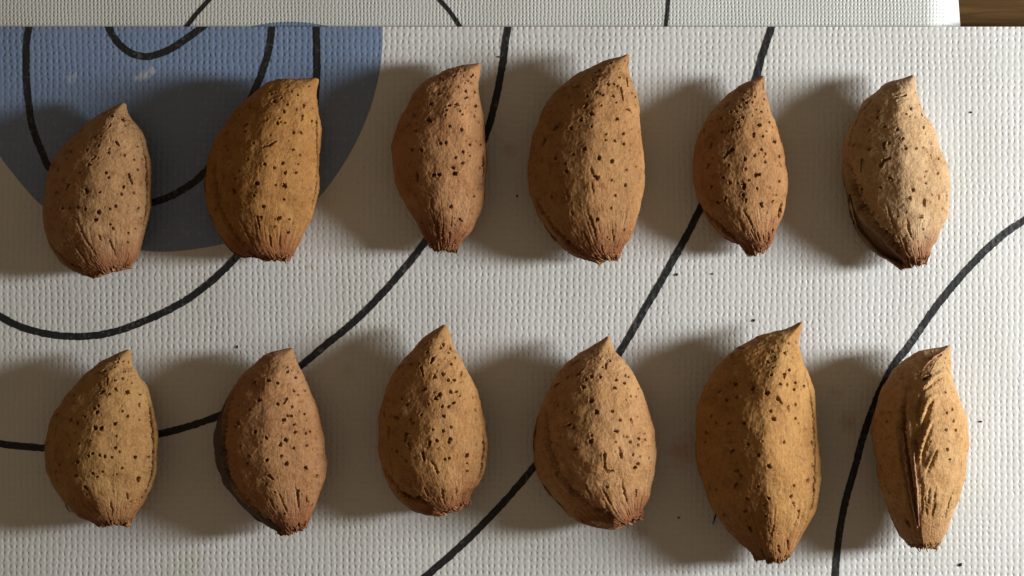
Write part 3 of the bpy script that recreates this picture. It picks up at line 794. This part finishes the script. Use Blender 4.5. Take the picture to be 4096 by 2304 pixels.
    for i in range(n1):
        u = i / (n1 - 1)
        rad = math.cos(u * math.pi / 2) * .93 + .03
        rr = cen + (ring - cen) * rad + axis * (8.0 * math.sin(u * math.pi / 2) - 9)
        rr = rr + fbm(rr / 8.0 + seed, 3)[:, None] * axis * 9 + noise3(rr / 5.0 + seed)[:, None] * 2.5
        rings.append(rr[::3])
    pl = np.array(rings)
    pl[..., 2] = np.maximum(pl[..., 2], 0.5)
    grid_obj("stem_scar", pl * S, M_scar, root, None, cap0=False, cap1=True, origin=base)
    V, F = [], []
    nsp = 34
    for q in range(nsp):
        j = jw.integers(4, N_U - 4)
        i0 = N_T - 1 - jw.integers(2, 32)
        p0 = P[i0, j] + N[i0, j] * 0.5
        p1 = P[-1, (j + jw.integers(-5, 6)) % len(th)] + axis * jw.uniform(-4, 11) + N[-1, j] * jw.uniform(0, 3.5)
        d = p1 - p0
        L = np.linalg.norm(d)
        if L < 4: continue
        sd = np.cross(d / L, N[i0, j]); sd /= np.linalg.norm(sd) + 1e-9
        wd = jw.uniform(1.6, 4.2); nn = N[i0, j]
        b = len(V)
        for t_, ww in ((0, .3), (.5, 1), (1, .6)):
            c_ = p0 + d * t_ + nn * (1.2 * math.sin(math.pi * t_))
            V += [c_ - sd * wd * ww, c_ + nn * wd * ww, c_ + sd * wd * ww]
        for t_ in (0, 1):
            for e in range(3):
                F.append((b + t_ * 3 + e, b + t_ * 3 + (e + 1) % 3, b + t_ * 3 + 3 + (e + 1) % 3, b + t_ * 3 + 3 + e))
        F.append((b + 6, b + 7, b + 8)); F.append((b + 2, b + 1, b))
    V = np.array(V); V[:, 2] = np.maximum(V[:, 2], 0.4)
    fo = mesh_obj("base_fibres", V * S - base, F, M_fibre, root)
    fo["kind"] = "stuff"
    return root

for i, a in enumerate(ALM):
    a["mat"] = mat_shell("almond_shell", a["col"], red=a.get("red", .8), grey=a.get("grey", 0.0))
    build_almond(a)

# ---------------------------------------------------------------- crumbs and stray fibres
def crumb(label, x, y, r, el=1.0, ang=0.0):
    n = 7
    V, F = [], []
    rng = np.random.default_rng(int(x + y))
    ca, sa = math.cos(ang), math.sin(ang)
    for k, (rad, z) in enumerate(((.55, 0.0), (1.0, .35), (.6, .8))):
        for j in range(n):
            q = 2 * math.pi * j / n
            rr = r * rad * rng.uniform(.7, 1.25)
            u, v = rr * math.cos(q) * el, rr * math.sin(q)
            V.append(((u * ca - v * sa) * S, (u * sa + v * ca) * S, z * r * S))
    for k in (0, 1):
        for j in range(n):
            F.append((k * n + j, k * n + (j + 1) % n, (k + 1) * n + (j + 1) % n, (k + 1) * n + j))
    F.append(tuple(range(2 * n, 3 * n))); F.append(tuple(reversed(range(n))))
    o = mesh_obj("crumb", V, F, M_crumb, None)
    wx, wy, _ = W(x, y)
    o.location = (wx, wy, 0.00005)
    tag(o, label, "crumb", "crumbs scattered on the placemat")
for c in (("dark speck just left of the large plump top row almond", 2068, 784, 4, 1.3, .4),
          ("dark elongated speck right of the black line between the two rows", 2708, 1098, 5, 1.6, .6),
          ("dark round speck on the bare weave below the slim beaked almond", 2850, 1096, 4),
          ("dark speck above the hooked tip of the longest almond", 3016, 1282, 5, 1.3, 1),
          ("dark speck on the weave at the lower right of the broad pale almond", 2714, 2070, 4, 1.3, 0),
          ("dark speck right of the smooth almond turned on its edge", 3922, 1686, 5, 1.4, .2),
          ("greyish speck near the bottom right corner of the photo", 3842, 2258, 6, 1.3, 0.8),
          ("dark speck right of the pale straw almond's beak", 3884, 450, 4, 1.3, 0),
          ("dark speck between the pinkish brown almond's tip and the line above", 950, 1387, 4, 1.6, 1.2),
          ("dark speck beside the black line at the flat topped almond's tip", 1995, 228, 4, 1.2, 0)):
    crumb(*c)

def strand(label, pts, r, z0):
    """a bent hair-thin husk fibre lying on the mat"""
    Pq = spline(pts, 14)
    V, F = [], []
    for k, (x, y) in enumerate(Pq):
        wx, wy, _ = W(x, y)
        z = (z0 + 3 * math.sin(k)) * S
        for j in range(5):
            q = 2 * math.pi * j / 5
            rr = r * S * (1 - .6 * k / 13)
            V.append((wx + rr * math.cos(q), wy + rr * .4 * math.cos(q), z + rr * math.sin(q) + r * S))
    for k in range(13):
        for j in range(5):
            F.append((k * 5 + j, k * 5 + (j + 1) % 5, (k + 1) * 5 + (j + 1) % 5, (k + 1) * 5 + j))
    o = mesh_obj("husk_fibre", V, F, M_crumb, None)
    tag(o, label, "fibre", "stray husk fibres")
strand("short dark bristly fibre beside the lower left of the longest almond", [(2866, 2052), (2860, 2066), (2856, 2080), (2850, 2096)], 5, 3)
strand("hair thin dark fibre at the lower left of the broad rounded almond", [(264, 2016), (270, 2034), (282, 2044), (300, 2050)], 2.2, 3)
